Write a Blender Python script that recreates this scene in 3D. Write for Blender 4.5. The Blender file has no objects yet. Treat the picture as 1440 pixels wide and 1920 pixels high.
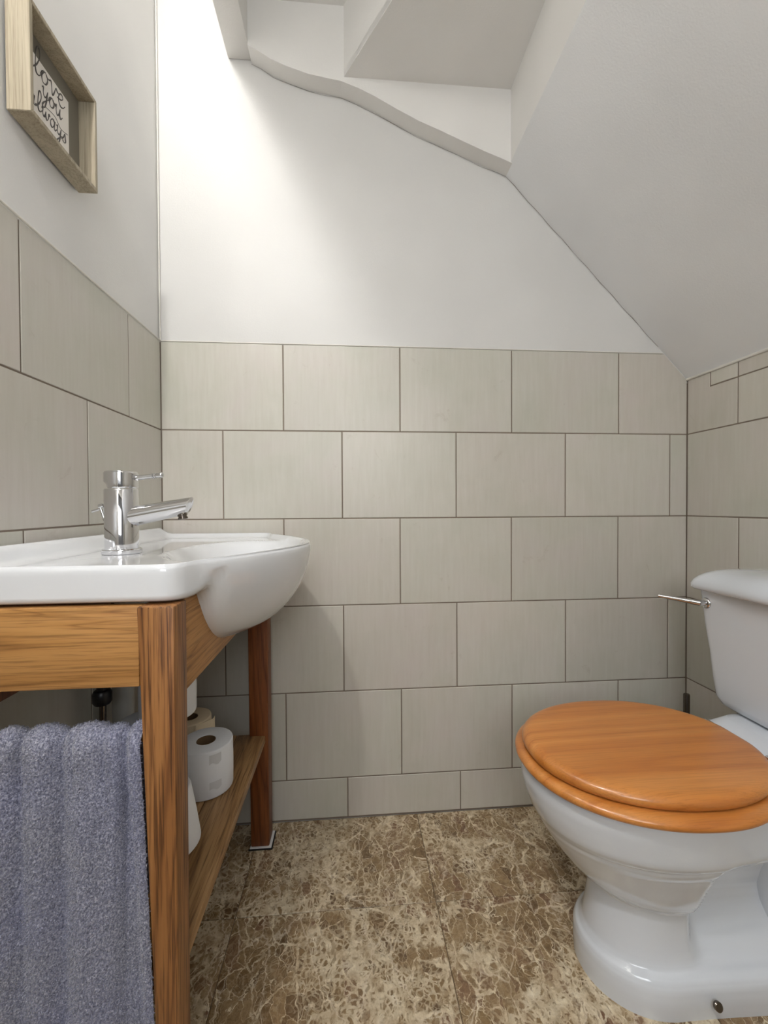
import bpy, bmesh, math, random
from mathutils import Vector, Matrix, noise
random.seed(7)
PI = math.pi
C = bpy.context.scene.collection
SC = bpy.context.scene

# ------------------------------------------------------------------ camera
CZ = 0.908
cam_data = bpy.data.cameras.new('camera')
cam = bpy.data.objects.new('camera', cam_data)
C.objects.link(cam)
cam_data.sensor_fit = 'HORIZONTAL'
cam_data.sensor_width = 36.0
cam_data.lens = 795.06 / 1440 * 36.0
cam_data.clip_start = 0.01
_r = ((0.9967255840, -0.0806847309, -0.0052994632),
      (0.0806046481, 0.9966492328, -0.0138995524),
      (0.0064031873, 0.0134268781, 0.9998893530))
cam.matrix_world = Matrix(((_r[0][0], _r[2][0], -_r[1][0], 0), (_r[0][1], _r[2][1], -_r[1][1], 0),
                           (_r[0][2], _r[2][2], -_r[1][2], CZ), (0, 0, 0, 1)))
SC.camera = cam

# ------------------------------------------------------------------ world, lights, exposure
w = bpy.data.worlds.new('world'); SC.world = w; w.use_nodes = True
w.node_tree.nodes['Background'].inputs[0].default_value = (1.0, 0.97, 0.93, 1)
w.node_tree.nodes['Background'].inputs[1].default_value = 0.15


def area(name, loc, target, sx, sy, power, col, shape='RECTANGLE'):
    l = bpy.data.lights.new(name, 'AREA'); l.shape = shape; l.size = sx
    if shape == 'RECTANGLE': l.size_y = sy
    l.energy = power; l.color = col
    o = bpy.data.objects.new(name, l); C.objects.link(o); o.location = loc
    o.rotation_euler = (Vector(target) - Vector(loc)).to_track_quat('-Z', 'Y').to_euler()
    return o


def bulb(name, loc, r, power, col):
    l = bpy.data.lights.new(name, 'POINT'); l.shadow_soft_size = r; l.energy = power; l.color = col
    o = bpy.data.objects.new(name, l); C.objects.link(o); o.location = loc
    return o


WARM = (1.0, 0.985, 0.97)
bulb('lamp_light', (-0.43, -0.28, 2.345), 0.03, 27.0, WARM)
bulb('lamp_light', (-0.468, 0.66, 2.352), 0.045, 3.6, WARM)
area('fill_door', (0.06, -1.05, 1.42), (0.45, 1.0, 0.95), 0.7, 0.7, 9.5, (0.93, 0.965, 1.0))  # soft fill added behind the camera to even out the light
area('fill_overhead', (-0.08, -0.45, 2.24), (0.60, 0.7, 0.5), 0.30, 0.30, 4.0, (1.0, 0.99, 0.975))  # added overhead fill, aimed at the right side of the room

SC.view_settings.view_transform = 'Standard'
SC.view_settings.look = 'None'
SC.view_settings.exposure = 0.07
SC.view_settings.gamma = 1.0
SC.view_settings.use_curve_mapping = False

# ------------------------------------------------------------------ materials


def lin(c):
    return tuple((v / 255 / 12.92 if v / 255 <= 0.04045 else ((v / 255 + 0.055) / 1.055) ** 2.4) for v in c) + (1,)


def newmat(name, col, rough=0.5, metal=0.0, coat=0.0):
    m = bpy.data.materials.new(name); m.use_nodes = True
    b = m.node_tree.nodes['Principled BSDF']
    b.inputs['Base Color'].default_value = lin(col)
    b.inputs['Roughness'].default_value = rough
    b.inputs['Metallic'].default_value = metal
    b.inputs['Coat Weight'].default_value = coat
    b.inputs['Coat Roughness'].default_value = 0.08
    return m


class NT:
    def __init__(s, m):
        s.t = m.node_tree; s.b = s.t.nodes['Principled BSDF']

    def n(s, typ, ins=None, **kw):
        o = s.t.nodes.new(typ)
        for k, v in kw.items(): setattr(o, k, v)
        for k, v in (ins or {}).items():
            if hasattr(v, 'is_output') or isinstance(v, bpy.types.NodeSocket): s.t.links.new(v, o.inputs[k])
            else: o.inputs[k].default_value = v
        return o

    def ramp(s, fac, stops, interp='LINEAR'):
        r = s.n('ShaderNodeValToRGB', {0: fac}); r.color_ramp.interpolation = interp
        e = r.color_ramp.elements
        while len(e) < len(stops): e.new(0.5)
        for el, (p, c) in zip(e, stops): el.position = p; el.color = c if len(c) == 4 else lin(c)
        return r.outputs[0]

    def mix(s, fac, a, b, blend='MIX'):
        o = s.n('ShaderNodeMix', data_type='RGBA', blend_type=blend)
        for k, v in ((0, fac), (6, a), (7, b)):
            if isinstance(v, bpy.types.NodeSocket): s.t.links.new(v, o.inputs[k])
            else: o.inputs[k].default_value = v
        return o.outputs[2]

    def coords(s, scale=(1, 1, 1), rand=0.0):
        tc = s.n('ShaderNodeTexCoord').outputs['Object']
        if rand:
            oi = s.n('ShaderNodeObjectInfo').outputs['Random']
            cb = s.n('ShaderNodeCombineXYZ', {0: s.n('ShaderNodeMath', {0: oi, 1: rand}, operation='MULTIPLY').outputs[0],
                                              1: s.n('ShaderNodeMath', {0: oi, 1: rand * 1.7}, operation='MULTIPLY').outputs[0],
                                              2: s.n('ShaderNodeMath', {0: oi, 1: rand * 2.3}, operation='MULTIPLY').outputs[0]}).outputs[0]
            tc = s.n('ShaderNodeVectorMath', {0: tc, 1: cb}, operation='ADD').outputs[0]
        return s.n('ShaderNodeMapping', {'Vector': tc, 'Scale': scale}).outputs[0]

    def noise(s, vec, scale, detail=3, rough=0.5, dist=0.0):
        return s.n('ShaderNodeTexNoise', {'Vector': vec, 'Scale': scale, 'Detail': detail, 'Roughness': rough, 'Distortion': dist})

    def color(s, sock): s.t.links.new(sock, s.b.inputs['Base Color'])
    def rough(s, sock): s.t.links.new(sock, s.b.inputs['Roughness'])

    def bump(s, h, strength=0.2, dist=0.001):
        o = s.n('ShaderNodeBump', {'Height': h, 'Strength': strength, 'Distance': dist})
        s.t.links.new(o.outputs[0], s.b.inputs['Normal'])


def plaster(name, col, rough, bstr):
    m = newmat(name, col, rough); t = NT(m); v = t.coords()
    n = t.noise(v, 260, 3, 0.6).outputs[0]; n2 = t.noise(v, 3.0, 2).outputs[0]
    c2 = tuple(int(x * 0.965) for x in col)
    t.color(t.ramp(n2, [(0.35, col), (0.7, c2)]))
    hh = t.n('ShaderNodeMath', {0: n, 1: t.noise(v, 30, 2).outputs[0]}, operation='ADD').outputs[0]
    t.bump(hh, bstr, 0.0012)
    return m


M = {}
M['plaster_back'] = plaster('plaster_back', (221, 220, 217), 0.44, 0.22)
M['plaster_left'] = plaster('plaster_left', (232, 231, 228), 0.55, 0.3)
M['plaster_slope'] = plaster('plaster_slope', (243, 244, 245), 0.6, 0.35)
M['plaster_ceiling'] = plaster('plaster_ceiling', (240, 238, 234), 0.5, 0.3)
M['sealant'] = newmat('sealant', (226, 222, 214), 0.4)
M['grout'] = newmat('grout', (128, 115, 102), 0.9)
M['floor_grout'] = newmat('floor_grout', (128, 108, 84), 0.9)


def tile_mat():
    m = newmat('wall_tile', (196, 190, 177), 0.3); t = NT(m)
    v = t.coords((1, 1, 1), 9.0)
    n1 = t.noise(v, 5.0, 4, 0.6, 0.4).outputs[0]
    n2 = t.noise(t.coords((60, 60, 5), 5.0), 1.6, 3, 0.6).outputs[0]
    base = t.ramp(n1, [(0.28, (211, 205, 200)), (0.5, (209, 206, 198)), (0.72, (203, 202, 192))])
    streak = t.ramp(n2, [(0.3, (248, 247, 245)), (0.75, (255, 255, 255))])
    c = t.mix(1.0, base, streak, 'MULTIPLY')
    rnd = t.n('ShaderNodeObjectInfo').outputs['Random']
    tint = t.ramp(rnd, [(0.0, (250, 247, 245)), (0.5, (255, 255, 252)), (1.0, (243, 244, 240))])
    c = t.mix(1.0, c, tint, 'MULTIPLY')
    n3 = t.noise(t.coords((1, 1, 1), 3.0), 14, 5, 0.7, 1.0).outputs[0]
    spot = t.ramp(n3, [(0.64, (255, 255, 255)), (0.8, (226, 221, 214))])
    t.color(t.mix(0.7, c, spot, 'MULTIPLY'))
    t.rough(t.n('ShaderNodeMapRange', {0: n2, 3: 0.30, 4: 0.42}).outputs[0])
    t.bump(t.noise(v, 140, 2).outputs[0], 0.04, 0.0006)
    return m


M['tile'] = tile_mat()


def marble():
    m = newmat('brown_marble', (140, 115, 85), 0.32); t = NT(m)
    v0 = t.coords((1, 1, 1), 4.0)

    def math_(op, a, b=0.0, cl=False): return t.n('ShaderNodeMath', {0: a, 1: b}, operation=op, use_clamp=cl).outputs[0]

    def warp(vec, sc, amt, det=3):
        d = t.noise(vec, sc, det, 0.6)
        dv = t.n('ShaderNodeVectorMath', {0: d.outputs[1], 1: (0.5, 0.5, 0.5)}, operation='SUBTRACT').outputs[0]
        dv = t.n('ShaderNodeVectorMath', {0: dv, 'Scale': amt}, operation='SCALE').outputs[0]
        return t.n('ShaderNodeVectorMath', {0: vec, 1: dv}, operation='ADD').outputs[0]
    v = warp(warp(v0, 11, 0.04), 55, 0.016, 4)
    va = t.n('ShaderNodeMapping', {'Vector': v, 'Rotation': (0, 0, 0.8), 'Scale': (1.0, 0.6, 1)}).outputs[0]

    def edge(vec, sc): return t.n('ShaderNodeTexVoronoi', {'Vector': vec, 'Scale': sc}, feature='DISTANCE_TO_EDGE').outputs[0]
    patch = t.noise(v0, 7.5, 4, 0.62, 0.6).outputs[0]
    wide = t.n('ShaderNodeMapRange', {0: patch, 1: 0.36, 2: 0.64, 3: 0.0, 4: 1.0}, interpolation_type='SMOOTHSTEP').outputs[0]
    wide2 = t.n('ShaderNodeMapRange', {0: t.noise(v0, 17, 3, 0.6).outputs[0], 1: 0.38, 2: 0.66, 3: 0.0, 4: 1.0}).outputs[0]

    def vein(e, w0, w1, mod):
        w_ = math_('MULTIPLY_ADD', mod, w1 - w0); w_.node.inputs[2].default_value = w0
        q = math_('DIVIDE', e, w_)
        return t.n('ShaderNodeMapRange', {0: q, 1: 0.55, 2: 1.0, 3: 1.0, 4: 0.0}).outputs[0]
    e1, e2, e3 = edge(va, 15), edge(va, 40), edge(v, 88)
    k1 = vein(e1, 0.014, 0.07, wide)
    k2 = vein(e2, 0.02, 0.15, math_('MULTIPLY', wide, wide2))
    k3 = math_('MULTIPLY', vein(e3, 0.06, 0.22, wide), math_('ADD', math_('MULTIPLY', wide, 0.75), 0.12))
    gate = t.n('ShaderNodeMapRange', {0: t.noise(v0, 34, 3, 0.7).outputs[0], 1: 0.38, 2: 0.56, 3: 0.55, 4: 1.0}).outputs[0]
    gate2 = t.n('ShaderNodeMapRange', {0: t.noise(v0, 48, 2, 0.6).outputs[0], 1: 0.40, 2: 0.54, 3: 0.4, 4: 1.0}).outputs[0]
    k = math_('MAXIMUM', math_('MAXIMUM', math_('MULTIPLY', k1, gate), math_('MULTIPLY', k2, gate2)), k3)
    fl = t.noise(t.n('ShaderNodeMapping', {'Vector': v, 'Rotation': (0, 0, -0.6), 'Scale': (1, 0.5, 1)}).outputs[0], 95, 3, 0.6).outputs[0]
    fleck = t.n('ShaderNodeMapRange', {0: fl, 1: 0.55, 2: 0.62, 3: 1.0, 4: 0.35}).outputs[0]
    k = math_('MULTIPLY', k, fleck)
    c2 = t.n('ShaderNodeSeparateColor', {0: t.n('ShaderNodeTexVoronoi', {'Vector': va, 'Scale': 40.0}, feature='F1').outputs['Color']}).outputs[0]
    c1 = t.n('ShaderNodeSeparateColor', {0: t.n('ShaderNodeTexVoronoi', {'Vector': va, 'Scale': 15.0}, feature='F1').outputs['Color']}).outputs[1]
    cm = math_('ADD', math_('MULTIPLY', c2, 0.55), math_('MULTIPLY', c1, 0.45))
    brown = t.ramp(cm, [(0.1, (112, 86, 56)), (0.35, (140, 114, 78)), (0.6, (158, 133, 98)), (0.8, (126, 92, 66)), (0.95, (176, 154, 120))])
    mott = t.ramp(t.noise(v0, 85, 5, 0.7).outputs[0], [(0.36, (196, 188, 180)), (0.62, (255, 255, 255))])
    brown = t.mix(0.85, brown, mott, 'MULTIPLY')
    cream = t.ramp(t.noise(v0, 40, 5, 0.7).outputs[0], [(0.34, (180, 158, 126)), (0.55, (220, 206, 178)), (0.7, (236, 226, 204))])
    fib = t.ramp(t.noise(t.n('ShaderNodeMapping', {'Vector': v, 'Rotation': (0, 0, 0.8), 'Scale': (1, 0.3, 1)}).outputs[0], 120, 4, 0.75).outputs[0], [(0.52, (0, 0, 0)), (0.62, (255, 255, 255))])
    c = t.mix(k, brown, cream)
    c = t.mix(math_('MULTIPLY', t.n('ShaderNodeSeparateColor', {0: fib}).outputs[0], math_('ADD', math_('MULTIPLY', wide, 0.35), 0.12)), c, lin((204, 186, 156)))
    cr = edge(t.n('ShaderNodeMapping', {'Vector': v, 'Rotation': (0, 0, -0.5), 'Scale': (1.0, 0.35, 1)}).outputs[0], 8)
    c = t.mix(t.ramp(cr, [(0.0, (200, 200, 200)), (0.010, (0, 0, 0))]), c, lin((226, 212, 190)))
    mid = e2
    t.color(c)
    t.rough(t.n('ShaderNodeMapRange', {0: patch, 3: 0.26, 4: 0.42}).outputs[0])
    t.bump(mid, 0.05, 0.0005)
    return m


M['marble'] = marble()


def wood(name, axis, dark, mid, light, rough=0.45, fine=70.0, coarse=11.0, coat=0.0, streak=0.55):
    m = newmat(name, mid, rough, coat=coat); t = NT(m)
    def sc(a, l): return tuple(l if i == axis else a for i in range(3))
    v = t.coords(sc(1.0, 0.07), 3.1)
    v2 = t.coords(sc(1.0, 0.022), 2.3)
    n1 = t.noise(v, coarse, 3, 0.55, 1.2).outputs[0]
    wv = t.n('ShaderNodeMath', {0: t.n('ShaderNodeMath', {0: n1, 1: 9.0}, operation='MULTIPLY').outputs[0]}, operation='FRACT').outputs[0]
    base = t.ramp(wv, [(0.0, mid), (0.45, light), (0.84, mid), (0.94, tuple(int(.55*a+.45*b) for a,b in zip(dark,mid))), (1.0, mid)])
    n2 = t.noise(v2, fine * 6, 3, 0.7).outputs[0]
    fib = t.ramp(n2, [(0.36, (150, 135, 120)), (0.52, (255, 255, 255))])
    c = t.mix(streak, base, fib, 'MULTIPLY')
    n3 = t.noise(t.coords(sc(1.0, 0.3), 1.0), 7, 2).outputs[0]
    c = t.mix(0.5, c, t.ramp(n3, [(0.3, (215, 205, 195)), (0.7, (255, 255, 255))]), 'MULTIPLY')
    t.color(c)
    t.bump(n2, 0.12, 0.0005)
    return m


OAKD, OAKM, OAKL = (130, 88, 45), (180, 130, 72), (192, 143, 85)
M['oak_x'] = wood('oak_x', 0, OAKD, OAKM, OAKL)
M['oak_y'] = wood('oak_y', 1, OAKD, OAKM, OAKL)
M['oak_z_shaded'] = wood('oak_z_shaded', 2, (92, 56, 27), (146, 98, 52), (168, 118, 68), fine=52, streak=1.0)  # same oak as the aprons, mostly shade painted into the darker tone
M['oak_red_shaded'] = wood('oak_red_shaded', 2, (84, 42, 18), (122, 66, 28), (138, 80, 38))  # reddish oak at the far side, with shade painted into its colour
M['oak_shelf'] = wood('oak_shelf', 1, (116, 84, 52), (160, 122, 78), (180, 143, 97), streak=0.8)
M['pine'] = wood('pine', 0, (184, 110, 44), (204, 129, 58), (216, 145, 74), rough=0.30, coat=0.35, coarse=3.0, streak=0.22)
M['frame_wood'] = wood('frame_wood', 2, (160, 150, 128), (178, 168, 146), (188, 178, 156), rough=0.6, streak=0.4)


def ceramic(name, col):
    m = newmat(name, col, 0.12, coat=0.6)
    m.node_tree.nodes['Principled BSDF'].inputs['Coat Roughness'].default_value = 0.04
    t = NT(m); n = t.noise(t.coords(), 6, 2).outputs[0]
    t.bump(n, 0.03, 0.002)
    return m


M['ceramic'] = ceramic('ceramic', (232, 234, 237))
M['ceramic_toilet'] = ceramic('ceramic_toilet', (224, 229, 236))
M['chrome'] = newmat('chrome', (218, 218, 220), 0.07, 1.0)
M['dark_chrome'] = newmat('dark_chrome', (120, 112, 104), 0.2, 1.0)
M['black_plastic'] = newmat('black_plastic', (18, 18, 20), 0.35)
M['white_plastic'] = newmat('white_plastic', (214, 212, 204), 0.35)
M['white_pad'] = newmat('white_pad', (225, 224, 222), 0.7)
M['print_paper'] = newmat('print_paper', (250, 245, 238), 0.7)
M['backing'] = newmat('backing', (128, 122, 110), 0.7)
M['ink'] = newmat('ink', (104, 100, 97), 0.7)
M['card'] = newmat('card', (120, 95, 66), 0.9)


def paper(name, col):
    m = newmat(name, col, 0.9); t = NT(m)
    t.b.inputs['Subsurface Weight'].default_value = 0.0
    t.bump(t.noise(t.coords(), 420, 3).outputs[0], 0.25, 0.0006)
    return m


M['paper'] = paper('paper', (236, 238, 242))
M['paper_cream'] = paper('paper_cream', (226, 208, 178))


def terry():
    m = newmat('terry', (132, 132, 152), 1.0); t = NT(m)
    t.b.inputs['Sheen Weight'].default_value = 0.5
    v = t.coords()
    n = t.noise(v, 420, 2, 0.6).outputs[0]
    n2 = t.noise(v, 9, 2).outputs[0]
    c = t.ramp(n, [(0.3, (96, 98, 118)), (0.5, (146, 148, 166)), (0.7, (200, 200, 212))])
    c = t.mix(0.5, c, t.ramp(n2, [(0.35, (232, 234, 255)), (0.65, (255, 253, 248))]), 'MULTIPLY')
    t.color(c)
    t.bump(n, 0.8, 0.002)
    return m


M['terry'] = terry()

# ------------------------------------------------------------------ helpers


def link(name, me, mat=None, parent=None, smooth=False, loc=None):
    o = bpy.data.objects.new(name, me); C.objects.link(o)
    if mat is not None and not me.materials: me.materials.append(mat)
    if smooth:
        for p in me.polygons: p.use_smooth = True
    if parent is not None: o.parent = parent
    if loc is not None: o.location = loc
    return o


def wloc(o):
    v = Vector((0, 0, 0))
    while o is not None: v += o.location; o = o.parent
    return v


def obj(name, geo, mat, parent=None, smooth=False, autos=None):
    """geo (verts, faces) in world coordinates -> one mesh object (origin kept at the parent's)."""
    vs, fs = geo
    if parent is None:
        base = Vector((sum(v[0] for v in vs) / len(vs), sum(v[1] for v in vs) / len(vs), min(v[2] for v in vs)))
    else: base = wloc(parent)
    me = bpy.data.meshes.new(name)
    me.from_pydata([Vector(v) - base for v in vs], [], fs)
    bm = bmesh.new(); bm.from_mesh(me); bmesh.ops.recalc_face_normals(bm, faces=bm.faces); bm.to_mesh(me); bm.free()
    o = link(name, me, mat, parent, smooth or autos is not None)
    if parent is None: o.location = base
    if autos is not None:
        me.set_sharp_from_angle(angle=math.radians(autos))
    return o


def thing(name, label, cat, loc, group=None):
    o = bpy.data.objects.new(name, None); C.objects.link(o); o.location = loc; o.empty_display_size = 0.05
    o['label'] = label; o['category'] = cat
    if group: o['group'] = group
    return o


def struct(o): o['kind'] = 'structure'; return o


def join(*gs):
    V, F = [], []
    for v, f in gs:
        k = len(V); V += list(v); F += [tuple(i + k for i in q) for q in f]
    return V, F


def box(x0, x1, y0, y1, z0, z1, bev=0.0, seg=2):
    bm = bmesh.new(); bmesh.ops.create_cube(bm, size=1)
    for v in bm.verts:
        v.co = Vector((x0 + (v.co.x + .5) * (x1 - x0), y0 + (v.co.y + .5) * (y1 - y0), z0 + (v.co.z + .5) * (z1 - z0)))
    if bev: bmesh.ops.bevel(bm, geom=bm.edges[:], offset=bev, segments=seg, affect='EDGES', profile=0.5)
    return dump(bm)


def dump(bm):
    bm.verts.ensure_lookup_table(); bm.verts.index_update()
    r = ([v.co.copy() for v in bm.verts], [tuple(v.index for v in f.verts) for f in bm.faces]); bm.free()
    return r


def bevelled(geo, bev, seg=2):
    bm = bmesh.new(); vs = [bm.verts.new(v) for v in geo[0]]
    for f in geo[1]: bm.faces.new([vs[i] for i in f])
    bmesh.ops.recalc_face_normals(bm, faces=bm.faces)
    bmesh.ops.bevel(bm, geom=bm.edges[:], offset=bev, segments=seg, affect='EDGES', profile=0.5)
    return dump(bm)


def hexa(b4, t4):
    """bottom four corners and top four corners, both counter-clockwise."""
    return (list(b4) + list(t4), [(3, 2, 1, 0), (4, 5, 6, 7), (0, 1, 5, 4), (1, 2, 6, 5), (2, 3, 7, 6), (3, 0, 4, 7)])


def rings(rs, cap0=True, cap1=True, closed=True):
    V, F = [], []; n = len(rs[0])
    for r in rs: V += [tuple(p) for p in r]
    for i in range(len(rs) - 1):
        for j in range(n if closed else n - 1):
            a, b = i * n + j, i * n + (j + 1) % n
            F.append((a, b, b + n, a + n))
    if cap0: F.append(tuple(range(n))[::-1])
    if cap1: F.append(tuple(range((len(rs) - 1) * n, len(rs) * n)))
    return V, F


def lathe(prof, c, axis='Z', n=40, cap=True):
    c = Vector(c); rs = []
    for r, h in prof:
        ring = []
        for k in range(n):
            a = 2 * PI * k / n; p = Vector((r * math.cos(a), r * math.sin(a), h))
            if isinstance(axis, str):
                if axis == 'X': p = Vector((p.z, p.x, p.y))
                elif axis == 'Y': p = Vector((p.y, p.z, p.x))
            else: p = Vector((0, 0, 1)).rotation_difference(Vector(axis)) @ p
            ring.append(c + p)
        rs.append(ring)
    return rings(rs, cap, cap)


def tube(pts, r, n=16, cap=True):
    pts = [Vector(p) for p in pts]; rr = r if isinstance(r, (list, tuple)) else [r] * len(pts)
    rs = []; ref = None
    for i, p in enumerate(pts):
        d = (pts[min(i + 1, len(pts) - 1)] - pts[max(i - 1, 0)]).normalized()
        if ref is None: ref = d.orthogonal().normalized()
        ref = (ref - d * ref.dot(d)).normalized(); b = d.cross(ref)
        rs.append([p + (ref * math.cos(2 * PI * k / n) + b * math.sin(2 * PI * k / n)) * rr[i] for k in range(n)])
    return rings(rs, cap, cap)


def spline(pts, k=8):
    pts = [Vector(p) for p in pts]; P = [pts[0] * 2 - pts[1]] + pts + [pts[-1] * 2 - pts[-2]]; out = []
    for i in range(1, len(P) - 2):
        for j in range(k):
            t = j / k
            out.append(0.5 * ((2 * P[i]) + (P[i + 1] - P[i - 1]) * t + (2 * P[i - 1] - 5 * P[i] + 4 * P[i + 1] - P[i + 2]) * t * t
                              + (3 * P[i] - P[i - 1] - 3 * P[i + 1] + P[i + 2]) * t ** 3))
    return out + [pts[-1]]


# ------------------------------------------------------------------ the room
XL, XR, D = -0.521, 1.036, 1.228
YF = -0.75
SX, SK = 0.467, 1.0245                      # the sloping soffit starts at x=SX, z=1.878 and falls by SK
def slope_z(x): return 1.878 - SK * (x - SX)


def extr_y(poly, y0, y1):
    n = len(poly)
    V = [(x, y0, z) for x, z in poly] + [(x, y1, z) for x, z in poly]
    F = [tuple(range(n)), tuple(range(2 * n - 1, n - 1, -1))] + [(i, i + n, (i + 1) % n + n, (i + 1) % n) for i in range(n)]
    return V, F


def extr_z(poly, z0, z1):
    n = len(poly)
    V = [(x, y, z0) for x, y in poly] + [(x, y, z1) for x, y in poly]
    F = [tuple(range(n)), tuple(range(2 * n - 1, n - 1, -1))] + [(i, i + n, (i + 1) % n + n, (i + 1) % n) for i in range(n)]
    return V, F


wall_back = struct(obj('wall_back', box(XL - .12, XR + .12, D + .0035, D + .12, -0.06, 2.55), M['plaster_back']))
wall_left = struct(obj('wall_left', box(XL - .12, XL - .0035, YF, D + .0035, -0.06, 2.55), M['plaster_left']))
wall_right = struct(obj('wall_right', box(XR + .0035, XR + .12, YF, D + .0035, -0.06, 2.55), M['plaster_left']))
floor = struct(obj('floor', box(XL - .0035, XR + .0035, -2.3, D + .0035, -0.06, -0.003), M['floor_grout']))
wf = struct(obj('wall_front', join(box(XL - .12, -.28, YF - .1, YF, -.06, 2.55), box(.72, XR + .12, YF - .1, YF, -.06, 2.55),
                                    box(-.28, .72, YF - .1, YF, 2.02, 2.55)), M['plaster_left']))
trim = struct(obj('trim_1', join(box(-.31, -.28, YF - .11, YF + .015, -.003, 2.05, .002, 1), box(.72, .75, YF - .11, YF + .015, -.003, 2.05, .002, 1),
                                 box(-.28, .72, YF - .11, YF + .015, 2.02, 2.05, .002, 1)), M['sealant']))
# ceiling over the landing side, left of the beam
struct(obj('ceiling', box(XL - .0035, -0.33, YF, D + .0035, 2.42, 2.5), M['plaster_ceiling']))
# underside of the winder stair
BX0, BX1 = -0.330, -0.266
beam = struct(obj('trim_2', bevelled(extr_y([(BX0, 2.158), (BX1, 2.158), (BX1, 2.30), (BX0, 2.44)], YF, D + .0035), .003), M['plaster_ceiling'], autos=40))
P2a, P2b = Vector((-0.008, 1.183)), Vector((0.106, 0.998))
d2 = (P2b - P2a); RX = 0.462
tcross = (RX - P2a.x) / d2.x; PC = P2a + d2 * tcross      # the winder's narrow end
n2 = Vector((d2.y, -d2.x)).normalized() * -0.02
soffit = [
    ('lower_tread', extr_z([(P2a.x, P2a.y), (RX + .02, P2a.y), (RX + .02, PC.y), (PC.x, PC.y)], 2.085, 2.105)),
    ('upper_tread', extr_z([(BX1, D), (P2a.x + .03, D), (PC.x + .03, PC.y), (RX + .03, YF), (BX1, YF)], 2.276, 2.31)),
    ('lower_riser', extr_y([(RX, 1.884), (RX + .02, 1.884), (RX + .02, 2.30), (RX, 2.30)], YF, D)),
    ('upper_riser', extr_z([(P2a.x, P2a.y), (PC.x, PC.y), (PC.x + .03, PC.y), (P2a.x + .03, P2a.y)], 2.0875, 2.30)),
]
ceil_root = None
for nm, g in soffit:
    o = struct(obj('ceiling', g, M['plaster_ceiling']))
# sloping soffit
sx1 = XR + .0035
struct(obj('ceiling', extr_y([(RX, slope_z(RX)), (sx1, slope_z(sx1)), (sx1 + .06, slope_z(sx1)), (sx1 + .06, 1.5), (SX + .03, 2.0), (RX + .02, 2.0)], YF, D + .0035), M['plaster_slope']))
# stringer that hugs the back wall under the treads
strc = [(-0.266, 2.150), (-0.24, 2.138), (-.205, 2.118), (-0.165, 2.103), (-0.106, 2.086), (-.06, 2.079), (-0.016, 2.073), (.03, 2.058), (0.075, 2.039), (.135, 2.009), (0.198, 1.980),
        (.26, 1.957), (0.323, 1.932), (.39, 1.906), (.44, 1.889), (0.466, 1.879)]
poly = strc + [(0.466, 2.30), (-0.266, 2.30)]
struct(obj('trim_3', extr_y(poly, 1.183, D + .003), M['plaster_ceiling']))
# fine crack line where the stringer and the slope meet the wall
crack = []
for i, (x, z) in enumerate(strc): crack.append((x, D + .0015, z - .0035 + .0012 * math.sin(i * 2.3)))
for k in range(1, 24):
    x = .47 + k * .0205; crack.append((x, D + .0015, slope_z(x) - .003 + .0015 * math.sin(k * 1.7)))
rr = [0.0003 + 0.0006 * abs(noise.noise(Vector((i * .6, 3, 1)))) for i in range(len(crack))]
M['crack'] = newmat('crack', (120, 112, 102), .9)
o = obj('crack_line', tube(crack, rr, 6), M['crack'], wall_back)

# ---- tiles: local plane XZ, facing -Y
GAP = 0.0032


def inset(poly, d):
    n = len(poly); out = []
    for i in range(n):
        a, b, c = Vector(poly[i - 1]), Vector(poly[i]), Vector(poly[(i + 1) % n])
        e1 = (b - a).normalized(); e2 = (c - b).normalized()
        n1 = Vector((-e1.y, e1.x)); n2_ = Vector((-e2.y, e2.x))
        m = (n1 + n2_); m = m / max(0.2, m.dot(n1)); out.append(b + m * d)
    return out


_cache = {}


def tile_mesh(poly):
    """poly: counter-clockwise (x,z) joint-centre outline, relative to its first point."""
    key = tuple((round(x, 4), round(z, 4)) for x, z in poly)
    if key in _cache: return _cache[key]
    p0 = inset(poly, GAP / 2); p1 = inset(poly, GAP / 2 + .0011); n = len(poly)
    V = [(p.x, .0045, p.y) for p in p0] + [(p.x, .0009, p.y) for p in p0] + [(p.x, 0, p.y) for p in p1]
    F = [(i, (i + 1) % n, (i + 1) % n + n, i + n) for i in range(n)] + [(i + n, (i + 1) % n + n, (i + 1) % n + 2 * n, i + 2 * n) for i in range(n)]
    F.append(tuple(range(2 * n, 3 * n)))
    me = bpy.data.meshes.new('tile'); me.from_pydata(V, [], F); me.materials.append(M['tile'])
    _cache[key] = me; return me


def place_tile(poly, wall, side):
    """poly in wall coordinates: s runs left to right as seen from the room, z up."""
    s0, z0 = poly[0]
    me = tile_mesh([(s - s0, z - z0) for s, z in poly])
    o = bpy.data.objects.new('tile', me); C.objects.link(o); o.parent = wall
    j = (noise.noise(Vector((s0 * 31.7, z0 * 17.3, side))) * .0006)
    if side == 0: p = Vector((XL + s0, D + j, z0)); rz = 0
    elif side == 1: p = Vector((XL - j, D - s0, z0)); rz = PI / 2   # local x -> +y
    else: p = Vector((XR + j, D - s0, z0)); rz = -PI / 2
    o.location = p - wloc(wall)
    o.rotation_euler = (noise.noise(Vector((s0 * 9, z0 * 5, 2))) * .003, 0, rz)
    return o


Z = [1.369, 1.1235, 0.873, 0.622, 0.3717, 0.1192, 0.0]
TW = 0.3338
WID = XR - XL


def clip(poly, a, b, c):
    """keep a*s+b*z<=c"""
    out = []
    for i in range(len(poly)):
        p, q = poly[i], poly[(i + 1) % len(poly)]
        fp, fq = a * p[0] + b * p[1] - c, a * q[0] + b * q[1] - c
        if fp <= 0: out.append(p)
        if fp * fq < 0:
            t = fp / (fp - fq); out.append((p[0] + (q[0] - p[0]) * t, p[1] + (q[1] - p[1]) * t))
    return out


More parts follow.
